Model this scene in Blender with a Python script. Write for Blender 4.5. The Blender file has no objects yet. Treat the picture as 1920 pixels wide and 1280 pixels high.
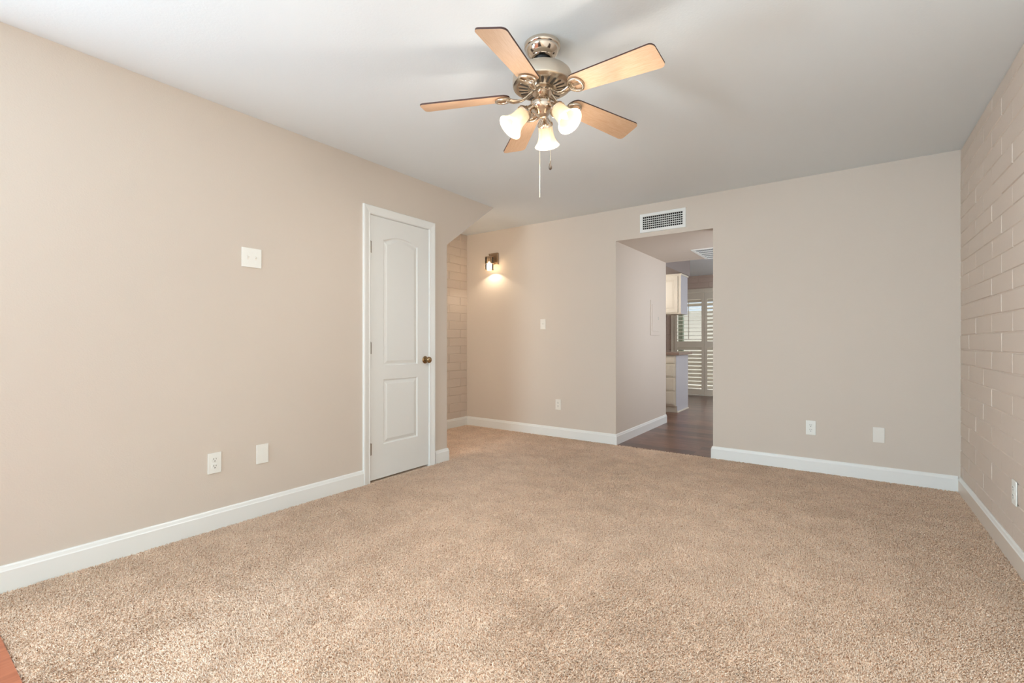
import bpy, math, random
import numpy as np
from mathutils import Vector, Matrix
random.seed(7)
PI = math.pi
sc = bpy.context.scene
C = sc.collection

# ------------------------------------------------------------------ camera, world, light, exposure
YAW = 0.622356
CAMZ = 1.0695
cam_d = bpy.data.cameras.new('camera')
cam_d.sensor_width = 36.0
cam_d.lens = 36.0 * 877.87 / 1920.0
cam_d.shift_y = 0.27 / 1920.0
cam_d.clip_start = 0.02
cam = bpy.data.objects.new('camera', cam_d)
C.objects.link(cam)
cam.location = (0, 0, CAMZ)
cam.rotation_euler = (PI / 2, 0, YAW)
sc.camera = cam

sc.view_settings.view_transform = 'Standard'
sc.view_settings.look = 'None'
sc.view_settings.gamma = 1.0
sc.view_settings.use_curve_mapping = False
sc.view_settings.exposure = 1.17

w = bpy.data.worlds.new('sky_world')
sc.world = w
w.use_nodes = True
wn = w.node_tree.nodes
wn['Background'].inputs[0].default_value = (0.80, 0.90, 1.0, 1)
wn['Background'].inputs[1].default_value = 0.45

def area_light(name, loc, rot, sx, sy, power, col):
    d = bpy.data.lights.new(name, 'AREA')
    d.shape = 'RECTANGLE'; d.size = sx; d.size_y = sy
    d.energy = power; d.color = col
    o = bpy.data.objects.new(name, d); C.objects.link(o)
    o.location = loc; o.rotation_euler = rot
    return o

# daylight through the rear window, and through the shuttered kitchen doors
area_light('window_daylight', (-1.6, -5.75, 1.45), (PI / 2, 0, 0), 2.4, 1.75, 54, (0.65, 0.82, 0.98))
# added fill aimed up through the same window to brighten the ceiling
area_light('ceiling_fill', (-1.6, -5.9, 0.55), (PI / 2 + math.radians(13), 0, 0), 2.4, 0.9, 175, (0.65, 0.82, 0.98))
# added fill for the right wall, set in an invented left window
area_light('left_fill', (-3.12, -0.9, 1.4), (0, -PI / 2 - math.radians(13), 0), 1.5, 1.6, 160, (0.65, 0.82, 0.98))
# skylight falling on the patio side of the kitchen glazing
area_light('kitchen_daylight', (-1.74, 11.6, 3.6), (-math.radians(50), 0, 0), 3.0, 1.6, 150, (0.97, 0.97, 1.0))
area_light('kitchen_side_fill', (0.74, 8.1, 1.5), (0, PI / 2, 0), 1.3, 1.6, 17, (0.86, 0.92, 1.0))  # added fill from the kitchen's right side, no window built there
area_light('passage_fill', (-0.31, 5.5, 1.4), (0, PI / 2, 0), 1.2, 1.0, 7.0, (0.84, 0.90, 1.0))  # added fill to lift the passage side wall

# added fill for the nook behind the left wall
area_light('nook_fill', (-3.54, 2.14, 1.5), (PI / 2, 0, 0), 0.8, 1.5, 7.5, (1.0, 0.88, 0.74))

def point_light(name, loc, power, col, rad):
    d = bpy.data.lights.new(name, 'POINT')
    d.energy = power; d.color = col; d.shadow_soft_size = rad
    o = bpy.data.objects.new(name, d); C.objects.link(o); o.location = loc
    return o

# ------------------------------------------------------------------ materials
def lin(c):
    return tuple(((v / 255.0) / 12.92 if v / 255.0 <= 0.04045 else ((v / 255.0 + 0.055) / 1.055) ** 2.4) for v in c)

def mat(name, rgb, rough=0.6, metal=0.0, spec=0.5, bump=0, bscale=200, var=0.0, vscale=6, coat=0.0, aniso=0.0):
    m = bpy.data.materials.new(name); m.use_nodes = True
    nt = m.node_tree; N = nt.nodes; L = nt.links
    b = N['Principled BSDF']
    col = (*lin(rgb), 1)
    b.inputs['Base Color'].default_value = col
    b.inputs['Roughness'].default_value = rough
    b.inputs['Metallic'].default_value = metal
    b.inputs['Specular IOR Level'].default_value = spec
    b.inputs['Coat Weight'].default_value = coat
    b.inputs['Anisotropic'].default_value = aniso
    tc = N.new('ShaderNodeTexCoord')
    if var > 0:
        n = N.new('ShaderNodeTexNoise'); n.inputs['Scale'].default_value = vscale; n.inputs['Detail'].default_value = 4
        L.new(tc.outputs['Object'], n.inputs['Vector'])
        mx = N.new('ShaderNodeMix'); mx.data_type = 'RGBA'
        mx.inputs['A'].default_value = tuple(max(0, c * (1 - var)) for c in col[:3]) + (1,)
        mx.inputs['B'].default_value = tuple(min(1, c * (1 + var)) for c in col[:3]) + (1,)
        L.new(n.outputs['Fac'], mx.inputs['Factor'])
        L.new(mx.outputs['Result'], b.inputs['Base Color'])
    if bump > 0:
        n2 = N.new('ShaderNodeTexNoise'); n2.inputs['Scale'].default_value = bscale; n2.inputs['Detail'].default_value = 3
        L.new(tc.outputs['Object'], n2.inputs['Vector'])
        bp = N.new('ShaderNodeBump'); bp.inputs['Strength'].default_value = bump; bp.inputs['Distance'].default_value = 0.002
        L.new(n2.outputs['Fac'], bp.inputs['Height']); L.new(bp.outputs['Normal'], b.inputs['Normal'])
    return m

M = {}
M['wall'] = mat('wall_paint', (215, 202, 188), 0.75, spec=0.3, bump=0.25, bscale=140, var=0.02, vscale=1.5)
M['brickpaint'] = mat('painted_block', (217, 202, 188), 0.65, spec=0.35, bump=0.5, bscale=60, var=0.03, vscale=3)
M['ceil'] = mat('ceiling_paint', (232, 236, 237), 0.85, spec=0.2, bump=0.25, bscale=110)
M['trim'] = mat('white_trim_paint', (238, 237, 232), 0.35, spec=0.5)
M['base_tan'] = mat('tan_trim_paint', (222, 210, 196), 0.4)
M['door'] = mat('white_door_paint', (233, 232, 227), 0.4, bump=0.05, bscale=300)
M['plastic'] = mat('white_plastic', (240, 238, 230), 0.3)
M['plastic_alm'] = mat('off_white_plastic', (236, 230, 220), 0.35)
M['dark'] = mat('recess_shade', (28, 24, 22), 0.8)  # shade of unlit hollows put into a dark colour
M['slot'] = mat('slot_grey', (84, 76, 68), 0.8)
M['nickel'] = mat('brushed_nickel', (204, 192, 176), 0.24, 1.0, bump=0.04, bscale=500, aniso=0.5)
M['nickel_satin'] = mat('satin_nickel', (210, 199, 184), 0.38, 1.0, bump=0.03, bscale=600)
M['polish'] = mat('polished_nickel', (214, 201, 186), 0.13, 1.0, bump=0.02, bscale=300)
M['brass'] = mat('aged_brass', (158, 132, 98), 0.25, 1.0, bump=0.02, bscale=400)
M['hinge'] = mat('hinge_steel', (176, 168, 158), 0.35, 1.0, bump=0.02, bscale=400)
M['bronze'] = mat('brown_nickel', (182, 160, 136), 0.35, 1.0, bump=0.02, bscale=400)
M['black'] = mat('black_rubber', (22, 20, 20), 0.5)
M['edge'] = mat('dark_veneer', (70, 45, 38), 0.5, bump=0.05, bscale=100)
M['cab'] = mat('cabinet_cream', (232, 224, 206), 0.4, bump=0.03, bscale=200)
M['cab_shade'] = mat('cabinet_side_shade', (196, 194, 198), 0.45, bump=0.03, bscale=200)  # cream cabinet ends, their cool dim light put into the colour
M['counter'] = mat('counter_laminate', (150, 128, 114), 0.35, var=0.25, vscale=120)
M['shutter'] = mat('shutter_paint', (232, 222, 204), 0.45)
M['kbrick'] = mat('kitchen_block', (205, 184, 170), 0.7, bump=0.4, bscale=60)
M['soffit_shade'] = mat('taupe_soffit_shade', (150, 138, 132), 0.75, bump=0.2, bscale=140)  # soffit side is in shade; the darkness is put into its colour
M['fob'] = mat('dark_wood_fob', (72, 58, 44), 0.35, bump=0.05, bscale=200)
M['chain'] = mat('bead_chain', (214, 198, 168), 0.3, 1.0, bump=0.02, bscale=300)
M['patio'] = mat('patio_stucco', (222, 216, 204), 0.8, bump=0.3, bscale=50)
M['post'] = mat('patio_post_green', (96, 104, 88), 0.7, bump=0.2, bscale=80)

def wood(name, c1, c2, scale=(1, 14, 14), rough=0.45, planks=None, axis='X'):
    m = bpy.data.materials.new(name); m.use_nodes = True
    nt = m.node_tree; N = nt.nodes; L = nt.links; b = N['Principled BSDF']
    b.inputs['Roughness'].default_value = rough
    tc = N.new('ShaderNodeTexCoord'); mp = N.new('ShaderNodeMapping'); mp.inputs['Scale'].default_value = scale
    L.new(tc.outputs['Object'], mp.inputs['Vector'])
    n = N.new('ShaderNodeTexNoise'); n.inputs['Scale'].default_value = 4; n.inputs['Detail'].default_value = 8; n.inputs['Roughness'].default_value = 0.65
    L.new(mp.outputs['Vector'], n.inputs['Vector'])
    r = N.new('ShaderNodeValToRGB')
    r.color_ramp.elements[0].position = 0.3; r.color_ramp.elements[0].color = (*lin(c1), 1)
    r.color_ramp.elements[1].position = 0.72; r.color_ramp.elements[1].color = (*lin(c2), 1)
    L.new(n.outputs['Fac'], r.inputs['Fac'])
    out = r.outputs['Color']
    if planks:
        bk = N.new('ShaderNodeTexBrick')
        bk.inputs['Scale'].default_value = 1.0
        bk.inputs['Brick Width'].default_value = planks[0]; bk.inputs['Row Height'].default_value = planks[1]
        bk.inputs['Mortar Size'].default_value = 0.0012; bk.inputs['Mortar Smooth'].default_value = 0.2
        bk.inputs['Color1'].default_value = (0.62, 0.62, 0.62, 1); bk.inputs['Color2'].default_value = (1.25, 1.2, 1.15, 1)
        bk.inputs['Mortar'].default_value = (0.25, 0.22, 0.2, 1)
        bk.inputs['Bias'].default_value = 0.0
        L.new(tc.outputs['Object'], bk.inputs['Vector'])
        mu = N.new('ShaderNodeMix'); mu.data_type = 'RGBA'; mu.blend_type = 'MULTIPLY'; mu.inputs['Factor'].default_value = 1
        L.new(out, mu.inputs['A']); L.new(bk.outputs['Color'], mu.inputs['B'])
        out = mu.outputs['Result']
    L.new(out, b.inputs['Base Color'])
    bp = N.new('ShaderNodeBump'); bp.inputs['Strength'].default_value = 0.1; bp.inputs['Distance'].default_value = 0.001
    L.new(n.outputs['Fac'], bp.inputs['Height']); L.new(bp.outputs['Normal'], b.inputs['Normal'])
    return m

M['laminate'] = wood('brown_laminate', (70, 44, 35), (142, 102, 84), (1.2, 16, 16), 0.3, planks=(1.2, 0.125))
M['redwood'] = wood('red_brown_wood', (150, 80, 52), (186, 112, 78), (16, 1.2, 16), 0.35)
M['maple'] = wood('maple_veneer', (188, 150, 116), (204, 172, 142), (3, 60, 60), 0.5)

def carpet_mat(name):
    m = bpy.data.materials.new(name); m.use_nodes = True
    nt = m.node_tree; N = nt.nodes; L = nt.links; b = N['Principled BSDF']
    b.inputs['Roughness'].default_value = 0.9
    b.inputs['Specular IOR Level'].default_value = 0.15
    b.inputs['Sheen Weight'].default_value = 0.15
    tc = N.new('ShaderNodeTexCoord')
    n = N.new('ShaderNodeTexNoise'); n.inputs['Scale'].default_value = 170; n.inputs['Detail'].default_value = 2
    L.new(tc.outputs['Object'], n.inputs['Vector'])
    r = N.new('ShaderNodeValToRGB')
    e = r.color_ramp.elements
    e[0].position = 0.33; e[0].color = (*lin((178, 130, 96)), 1)
    e[1].position = 0.66; e[1].color = (*lin((255, 237, 217)), 1)
    k = e.new(0.45); k.color = (*lin((252, 218, 188)), 1)
    L.new(n.outputs['Fac'], r.inputs['Fac'])
    n2 = N.new('ShaderNodeTexNoise'); n2.inputs['Scale'].default_value = 5.5; n2.inputs['Detail'].default_value = 6; n2.inputs['Roughness'].default_value = 0.6
    L.new(tc.outputs['Object'], n2.inputs['Vector'])
    r2 = N.new('ShaderNodeValToRGB')
    r2.color_ramp.elements[0].position = 0.40; r2.color_ramp.elements[0].color = (0.89, 0.872, 0.855, 1)
    r2.color_ramp.elements[1].position = 0.60; r2.color_ramp.elements[1].color = (1, 1, 1, 1)
    L.new(n2.outputs['Fac'], r2.inputs['Fac'])
    mu = N.new('ShaderNodeMix'); mu.data_type = 'RGBA'; mu.blend_type = 'MULTIPLY'; mu.inputs['Factor'].default_value = 1
    L.new(r.outputs['Color'], mu.inputs['A']); L.new(r2.outputs['Color'], mu.inputs['B'])
    L.new(mu.outputs['Result'], b.inputs['Base Color'])
    return m
M['carpet'] = carpet_mat('carpet_yarn')

def glass_mat(name, tint, fac=0.12, rough=0.02):
    m = bpy.data.materials.new(name); m.use_nodes = True
    nt = m.node_tree; N = nt.nodes; L = nt.links
    N.remove(N['Principled BSDF'])
    t = N.new('ShaderNodeBsdfTransparent'); t.inputs[0].default_value = (*tint, 1)
    g = N.new('ShaderNodeBsdfGlossy'); g.inputs['Roughness'].default_value = rough
    mx = N.new('ShaderNodeMixShader'); mx.inputs[0].default_value = fac
    fr = N.new('ShaderNodeFresnel'); fr.inputs[0].default_value = 1.45
    L.new(fr.outputs[0], mx.inputs[0])
    L.new(t.outputs[0], mx.inputs[1]); L.new(g.outputs[0], mx.inputs[2])
    L.new(mx.outputs[0], N['Material Output'].inputs['Surface'])
    return m
M['glass'] = glass_mat('clear_glass', (0.96, 0.98, 0.97))
M['sconce_glass'] = glass_mat('sconce_clear_glass', (0.96, 0.93, 0.88))

def frosted(name, col, emis, ecol):
    m = bpy.data.materials.new(name); m.use_nodes = True
    nt = m.node_tree; N = nt.nodes; L = nt.links
    N.remove(N['Principled BSDF'])
    d = N.new('ShaderNodeBsdfDiffuse'); t = N.new('ShaderNodeBsdfTranslucent'); g = N.new('ShaderNodeBsdfGlossy')
    tr = N.new('ShaderNodeBsdfTransparent')
    n = N.new('ShaderNodeTexNoise'); n.inputs['Scale'].default_value = 22; n.inputs['Detail'].default_value = 5
    tc = N.new('ShaderNodeTexCoord'); L.new(tc.outputs['Object'], n.inputs['Vector'])
    r = N.new('ShaderNodeValToRGB')
    r.color_ramp.elements[0].position = 0.35; r.color_ramp.elements[0].color = (col[0], col[1] * 0.93, col[2] * 0.82, 1)
    r.color_ramp.elements[1].position = 0.65; r.color_ramp.elements[1].color = (*col, 1)
    L.new(n.outputs['Fac'], r.inputs['Fac'])
    L.new(r.outputs[0], d.inputs[0]); L.new(r.outputs[0], t.inputs[0])
    g.inputs['Roughness'].default_value = 0.25
    a = N.new('ShaderNodeMixShader'); a.inputs[0].default_value = 0.55
    L.new(d.outputs[0], a.inputs[1]); L.new(t.outputs[0], a.inputs[2])
    b = N.new('ShaderNodeMixShader'); b.inputs[0].default_value = 0.05
    L.new(a.outputs[0], b.inputs[1]); L.new(g.outputs[0], b.inputs[2])
    c = N.new('ShaderNodeMixShader'); c.inputs[0].default_value = 0.22
    L.new(b.outputs[0], c.inputs[1]); L.new(tr.outputs[0], c.inputs[2])
    em = N.new('ShaderNodeEmission'); em.inputs[0].default_value = (*ecol, 1); em.inputs[1].default_value = emis
    ad = N.new('ShaderNodeAddShader'); L.new(c.outputs[0], ad.inputs[0]); L.new(em.outputs[0], ad.inputs[1])
    L.new(ad.outputs[0], N['Material Output'].inputs['Surface'])
    return m
M['shade'] = frosted('frosted_glass_shade', (0.55, 0.50, 0.41), 0.12, (1.0, 0.80, 0.52))
M['sconce_frost'] = frosted('sconce_frosted_glass', (0.98, 0.95, 0.88), 3.0, (1.0, 0.86, 0.66))

def emis(name, col, s):
    m = bpy.data.materials.new(name); m.use_nodes = True
    b = m.node_tree.nodes['Principled BSDF']
    b.inputs['Emission Color'].default_value = (*col, 1); b.inputs['Emission Strength'].default_value = s
    return m
M['bulb'] = emis('glowing_bulb', (1.0, 0.88, 0.68), 2.2)

# ------------------------------------------------------------------ mesh helpers
class MB:
    def __init__(s):
        s.v = []; s.f = []; s.m = []; s.sm = []
    def add(s, vs, fs, mi=0, smooth=False):
        o = len(s.v); s.v += [tuple(p) for p in vs]
        for f in fs:
            s.f.append([o + i for i in f]); s.m.append(mi); s.sm.append(smooth)
    def box(s, a, b, mi=0):
        x0, y0, z0 = [min(a[i], b[i]) for i in range(3)]; x1, y1, z1 = [max(a[i], b[i]) for i in range(3)]
        s.add([(x0, y0, z0), (x1, y0, z0), (x1, y1, z0), (x0, y1, z0), (x0, y0, z1), (x1, y0, z1), (x1, y1, z1), (x0, y1, z1)],
              [(0, 3, 2, 1), (4, 5, 6, 7), (0, 1, 5, 4), (1, 2, 6, 5), (2, 3, 7, 6), (3, 0, 4, 7)], mi)
    def bbox(s, a, b, r, mi=0, M4=None):
        """box with chamfered edges"""
        lo = [min(a[i], b[i]) for i in range(3)]; hi = [max(a[i], b[i]) for i in range(3)]
        import bmesh
        bm = bmesh.new()
        bmesh.ops.create_cube(bm, size=1)
        for v in bm.verts:
            v.co = Vector([(lo[i] + hi[i]) / 2 + v.co[i] * (hi[i] - lo[i]) for i in range(3)])
        bmesh.ops.bevel(bm, geom=list(bm.edges), offset=r, segments=2, profile=0.7, affect='EDGES')
        vs = [v.co.copy() for v in bm.verts]
        if M4 is not None: vs = [M4 @ v for v in vs]
        bm.verts.index_update()
        s.add(vs, [[v.index for v in f.verts] for f in bm.faces], mi)
        bm.free()
    def prism(s, poly, fn, d0, d1, mi=0):
        """poly: list of 2d points; fn(u,v,d) -> xyz"""
        n = len(poly)
        vs = [fn(u, v, d0) for u, v in poly] + [fn(u, v, d1) for u, v in poly]
        fs = [list(range(n)), list(range(2 * n - 1, n - 1, -1))] + [(i, (i + 1) % n, n + (i + 1) % n, n + i) for i in range(n)]
        s.add(vs, fs, mi)
    def lathe(s, prof, n=40, M4=None, mi=0, smooth=True, caps=False):
        vs = []; fs = []
        k = len(prof)
        for i in range(n):
            a = 2 * PI * i / n
            for r, z in prof:
                vs.append(Vector((r * math.cos(a), r * math.sin(a), z)))
        for i in range(n):
            j = (i + 1) % n
            for q in range(k - 1):
                fs.append((i * k + q, j * k + q, j * k + q + 1, i * k + q + 1))
        if caps:
            fs.append([i * k for i in range(n)][::-1]); fs.append([i * k + k - 1 for i in range(n)])
        if M4 is not None: vs = [M4 @ v for v in vs]
        s.add(vs, fs, mi, smooth)
    def tube(s, pts, rad, n=10, mi=0, smooth=True, flat=1.0):
        pts = [Vector(p) for p in pts]
        rads = rad if isinstance(rad, (list, tuple)) else [rad] * len(pts)
        vs = []; fs = []
        up = Vector((0, 0, 1))
        for i, p in enumerate(pts):
            t = (pts[min(i + 1, len(pts) - 1)] - pts[max(i - 1, 0)]).normalized()
            a = t.cross(up)
            if a.length < 1e-3: a = t.cross(Vector((1, 0, 0)))
            a.normalize(); b = a.cross(t).normalized()
            for k in range(n):
                q = 2 * PI * k / n
                vs.append(p + a * math.cos(q) * rads[i] + b * math.sin(q) * rads[i] * flat)
        for i in range(len(pts) - 1):
            for k in range(n):
                k2 = (k + 1) % n
                fs.append((i * n + k, i * n + k2, (i + 1) * n + k2, (i + 1) * n + k))
        fs.append(list(range(n))[::-1]); fs.append([(len(pts) - 1) * n + k for k in range(n)])
        s.add(vs, fs, mi, smooth)
    def build(s, name, mats, parent=None, sharp=None):
        me = bpy.data.meshes.new(name)
        me.from_pydata([tuple(v) for v in s.v], [], s.f); me.validate(clean_customdata=False)
        if not isinstance(mats, (list, tuple)): mats = [mats]
        for m in mats: me.materials.append(m)
        if len(me.polygons) == len(s.m):
            me.polygons.foreach_set('material_index', s.m)
            me.polygons.foreach_set('use_smooth', s.sm)
        import bmesh
        bm = bmesh.new(); bm.from_mesh(me)
        bmesh.ops.recalc_face_normals(bm, faces=bm.faces)
        bm.to_mesh(me); bm.free()
        if any(s.sm):
            try: me.set_sharp_from_angle(angle=math.radians(40))
            except Exception: pass
        o = bpy.data.objects.new(name, me); C.objects.link(o)
        if parent: o.parent = parent
        return o

def tag(o, label=None, cat=None, group=None, kind=None):
    if label: o['label'] = label
    if cat: o['category'] = cat
    if group: o['group'] = group
    if kind: o['kind'] = kind
    return o

def thing(name, loc, label, cat, group=None, rot=(0, 0, 0)):
    o = bpy.data.objects.new(name, None); C.objects.link(o)
    o.location = loc; o.rotation_euler = rot; o.empty_display_size = 0.05
    return tag(o, label, cat, group)

def struct(o, label=None):
    return tag(o, label, kind='structure')

# ------------------------------------------------------------------ dimensions
XL, YF, XR, H = -2.951, 4.584, 0.654, 2.44
XN = -4.005                      # brick wall of the stair nook
YB = -5.60                       # rear wall
OX0, OX1, OZ = -1.96, -1.01, 2.114   # passage opening
PY1 = 6.23                       # end of passage wall
KY, KH = 9.80, 2.39              # kitchen far wall and ceiling
Z0 = -0.008                      # carpet backing level

# ------------------------------------------------------------------ floors, ceilings
b = MB()
b.box((XL - 0.12, 0.298, Z0 - 0.1), (XR + 0.1, YF, Z0))
b.box((XN - 0.1, 1.8, Z0 - 0.1), (XL - 0.12, YF, Z0))
b.box((-0.9, YB - 0.1, Z0 - 0.1), (XR + 0.1, 0.298, Z0))
struct(b.build('floor', M['carpet']), 'beige cut-pile carpeted floor of the empty living room')
b = MB(); b.box((XL - 0.12, YB - 0.1, Z0 - 0.1), (-0.9, 0.297, 0.004))
struct(b.build('floor_entry', M['redwood']), 'red-brown wooden floor at the entry in the near left corner')
b = MB(); b.box((-4.7, YF, -0.1), (0.9, KY + 0.1, 0.0))
struct(b.build('floor_kitchen', M['laminate']), 'dark brown plank floor of the passage and kitchen')
b = MB(); b.box((XN - 0.1, YB - 0.1, H), (XR + 0.1, YF + 0.115, H + 0.1))
struct(b.build('ceiling', M['ceil']), 'smooth off-white living room ceiling')
b = MB(); b.box((-4.7, PY1, KH), (0.9, KY + 0.1, KH + 0.1))
struct(b.build('ceiling_kitchen', M['ceil']), 'kitchen ceiling beyond the passage')
b = MB(); b.box((-2.08, YF + 0.115, OZ), (0.9, PY1, H + 0.1))
struct(b.build('ceiling_passage', M['wall']), 'lowered taupe passage ceiling between living room and kitchen')

# ------------------------------------------------------------------ walls
b = MB()
T = 0.12
yz = lambda y, z, x: (x, y, z)
b.prism([(YB, Z0), (-1.7, Z0), (-1.7, H), (YB, H)], yz, XL, XL - T)
b.prism([(-1.7, Z0), (-0.1, Z0), (-0.1, 0.6), (-1.7, 0.6)], yz, XL, XL - T)
b.prism([(-1.7, 2.15), (-0.1, 2.15), (-0.1, H), (-1.7, H)], yz, XL, XL - T)
b.prism([(-0.1, Z0), (2.255, Z0), (2.255, H), (-0.1, H)], yz, XL, XL - T)
b.prism([(2.255, 2.046), (2.885, 2.046), (2.885, H), (2.255, H)], yz, XL, XL - T)
b.prism([(2.885, Z0), (3.102, Z0), (3.102, 1.947), (3.785, H), (2.885, H)], yz, XL, XL - T)
struct(b.build('wall_left', M['wall']), 'long taupe wall on the left with the white closet door')
# closet behind the door, enclosed under the stair
b = MB()
b.box((XN, 2.00, Z0), (XL - T, 2.08, H))
struct(b.build('wall_nook', M['wall']), 'taupe end wall inside the stair nook')
b = MB()
b.box((XL - T - 0.012, 2.15, Z0), (XL - T - 0.002, 3.0, 2.2))  # thin dark sheet, painted as the shade inside the closet
struct(b.build('wall_closet_shade', M['dark']), 'dark sheet standing for the unlit closet behind the closed door')

b = MB()
b.box((XN - 0.1, YF, Z0 - 0.05), (OX0, YF + 0.115, H))
b.box((OX0, YF, OZ), (OX1, YF + 0.115, H))
b.box((OX1, YF, Z0 - 0.05), (XR + 0.1, YF + 0.115, H))
struct(b.build('wall_far', M['wall']), 'taupe far wall with the opening to the kitchen')
b = MB(); b.box((OX0 - 0.12, YF + 0.115, -0.02), (OX0, PY1, OZ))
struct(b.build('wall_passage', M['wall']), 'taupe left side wall of the passage')
b = MB(); b.box((-0.30, YF + 0.115, -0.02), (-0.18, 4.95, OZ)); b.box((-0.30, 6.05, -0.02), (-0.18, PY1 + 0.6, OZ))
b.box((-0.30, 4.95, -0.02), (-0.18, 6.05, 0.75)); b.box((-0.30, 4.95, 2.05), (-0.18, 6.05, OZ))
struct(b.build('wall_hall', M['wall']), 'right side wall of the passage')
b = MB()
b.box((-4.7, PY1 - 0.12, -0.02), (OX0 - 0.12, PY1, KH))
b.box((-4.8, PY1, -0.02), (-4.7, KY + 0.1, KH))
b.box((0.8, PY1, -0.02), (0.9, KY, KH)); b.box((-0.18, PY1, -0.02), (0.8, PY1 + 0.1, KH))
struct(b.build('wall_kitchen', M['wall']), 'taupe kitchen walls')
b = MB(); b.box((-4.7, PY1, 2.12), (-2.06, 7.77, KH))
struct(b.build('trim_soffit', M['soffit_shade']), 'taupe soffit coloured dark for shade above the kitchen wall cabinets')

def block_wall(mb, fn, u0, u1, z0, z1, cw=0.406, ch=0.1031, zoff=-0.017, uoff=0.0, seed=1):
    """painted block wall: fn(u, z, d) where d is height out of the wall. blocks with soft edges over a mortar plane."""
    rnd = random.Random(seed)
    mb.add([fn(u0, z0, -0.0045), fn(u1, z0, -0.0045), fn(u1, z1, -0.0045), fn(u0, z1, -0.0045)], [(0, 1, 2, 3)])
    j = 0.0026; s = 0.0035
    k = int((z0 - zoff) / ch) - 1
    while zoff + k * ch < z1:
        za = zoff + k * ch; zb = za + ch
        off = uoff + (cw / 2 if k % 2 else 0)
        i = math.floor((u0 - off) / cw)
        while off + i * cw < u1:
            ua = off + i * cw; ub = ua + cw
            A, B = max(ua, u0), min(ub, u1); Cz, D = max(za, z0), min(zb, z1)
            if B - A > 0.02 and D - Cz > 0.02:
                dz = rnd.uniform(-0.0012, 0.0012)
                t1, t2 = rnd.uniform(-0.0008, 0.0008), rnd.uniform(-0.0008, 0.0008)
                jz = j * rnd.uniform(0.1, 1.4); ju = j * rnd.uniform(0.1, 1.2)
                A2, B2, C2, D2 = A + ju, B - ju, Cz + jz, D - jz
                vs = [fn(A2, C2, -0.0045), fn(B2, C2, -0.0045), fn(B2, D2, -0.0045), fn(A2, D2, -0.0045),
                      fn(A2 + s, C2 + s, dz + t1), fn(B2 - s, C2 + s, dz + t2), fn(B2 - s, D2 - s, dz - t1), fn(A2 + s, D2 - s, dz - t2)]
                mb.add(vs, [(4, 5, 6, 7), (0, 1, 5, 4), (1, 2, 6, 5), (2, 3, 7, 6), (3, 0, 4, 7)])
            i += 1
        k += 1

b = MB()
block_wall(b, lambda u, z, d: (XR - d, u, z), YB, YF + 0.05, Z0, H, uoff=3.4907 - 0.406 * 8, seed=3)
b.box((XR + 0.0056, YB, Z0 - 0.05), (XR + 0.12, YF + 0.05, H))
struct(b.build('wall_right', M['brickpaint']), 'painted taupe block wall on the right')
b = MB()
block_wall(b, lambda u, z, d: (XN + d, u, z), 1.8, YF + 0.02, Z0, H, uoff=0.19, seed=5)
b.box((XN - 0.12, 1.8, Z0 - 0.05), (XN - 0.0056, YF + 0.02, H))
struct(b.build('wall_brick', M['brickpaint']), 'painted block wall of the lamplit nook behind the left wall')

# rear wall with window (behind the camera)
WX0, WX1, WZ0, WZ1 = -2.85, -0.35, 0.55, 2.2
b = MB()
b.box((XL - T, YB - 0.12, Z0), (WX0, YB, H)); b.box((WX1, YB - 0.12, Z0), (XR + 0.1, YB, H))
b.box((WX0, YB - 0.12, Z0), (WX1, YB, WZ0)); b.box((WX0, YB - 0.12, WZ1), (WX1, YB, H))
struct(b.build('wall_rear', M['wall']), 'taupe wall with the large window behind the viewpoint')
b = MB()
for (a, c) in (((WX0, WZ0), (WX0 + 0.05, WZ1)), ((WX1 - 0.05, WZ0), (WX1, WZ1)), ((WX0, WZ0), (WX1, WZ0 + 0.05)), ((WX0, WZ1 - 0.05), (WX1, WZ1)), ((-1.62, WZ0), (-1.58, WZ1))):
    b.box((a[0], YB - 0.09, a[1]), (c[0], YB - 0.03, c[1]))
wf = struct(b.build('window_2', M['trim']), 'white framed window behind the viewpoint')
b = MB(); b.box((WX0 + 0.05, YB - 0.065, WZ0 + 0.05), (WX1 - 0.05, YB - 0.06, WZ1 - 0.05))
b.build('pane', M['glass'], wf)

b = MB()
for (a, c) in (((-1.7, 0.6), (-1.65, 2.15)), ((-0.15, 0.6), (-0.1, 2.15)), ((-1.7, 0.6), (-0.1, 0.65)), ((-1.7, 2.1), (-0.1, 2.15))):
    b.box((XL - 0.09, a[0], a[1]), (XL - 0.03, c[0], c[1]))
wf = struct(b.build('added_window_3', M['trim']), 'added unseen white framed window in the left wall behind the viewpoint')  # invented window, put in to carry the left fill
b = MB(); b.box((XL - 0.065, -1.65, 0.65), (XL - 0.06, -0.15, 2.1)); b.build('pane', M['glass'], wf)

b = MB()
for (a, c) in (((4.95, 0.75), (5.0, 2.05)), ((6.0, 0.75), (6.05, 2.05)), ((4.95, 0.75), (6.05, 0.8)), ((4.95, 2.0), (6.05, 2.05))):
    b.box((-0.27, a[0], a[1]), (-0.21, c[0], c[1]))
wf = struct(b.build('added_window_4', M['trim']), 'added unseen white framed window in the right wall of the passage')  # invented window, goes with the passage fill
b = MB(); b.box((-0.243, 5.0, 0.8), (-0.238, 6.0, 2.0)); b.build('pane', M['glass'], wf)

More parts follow.
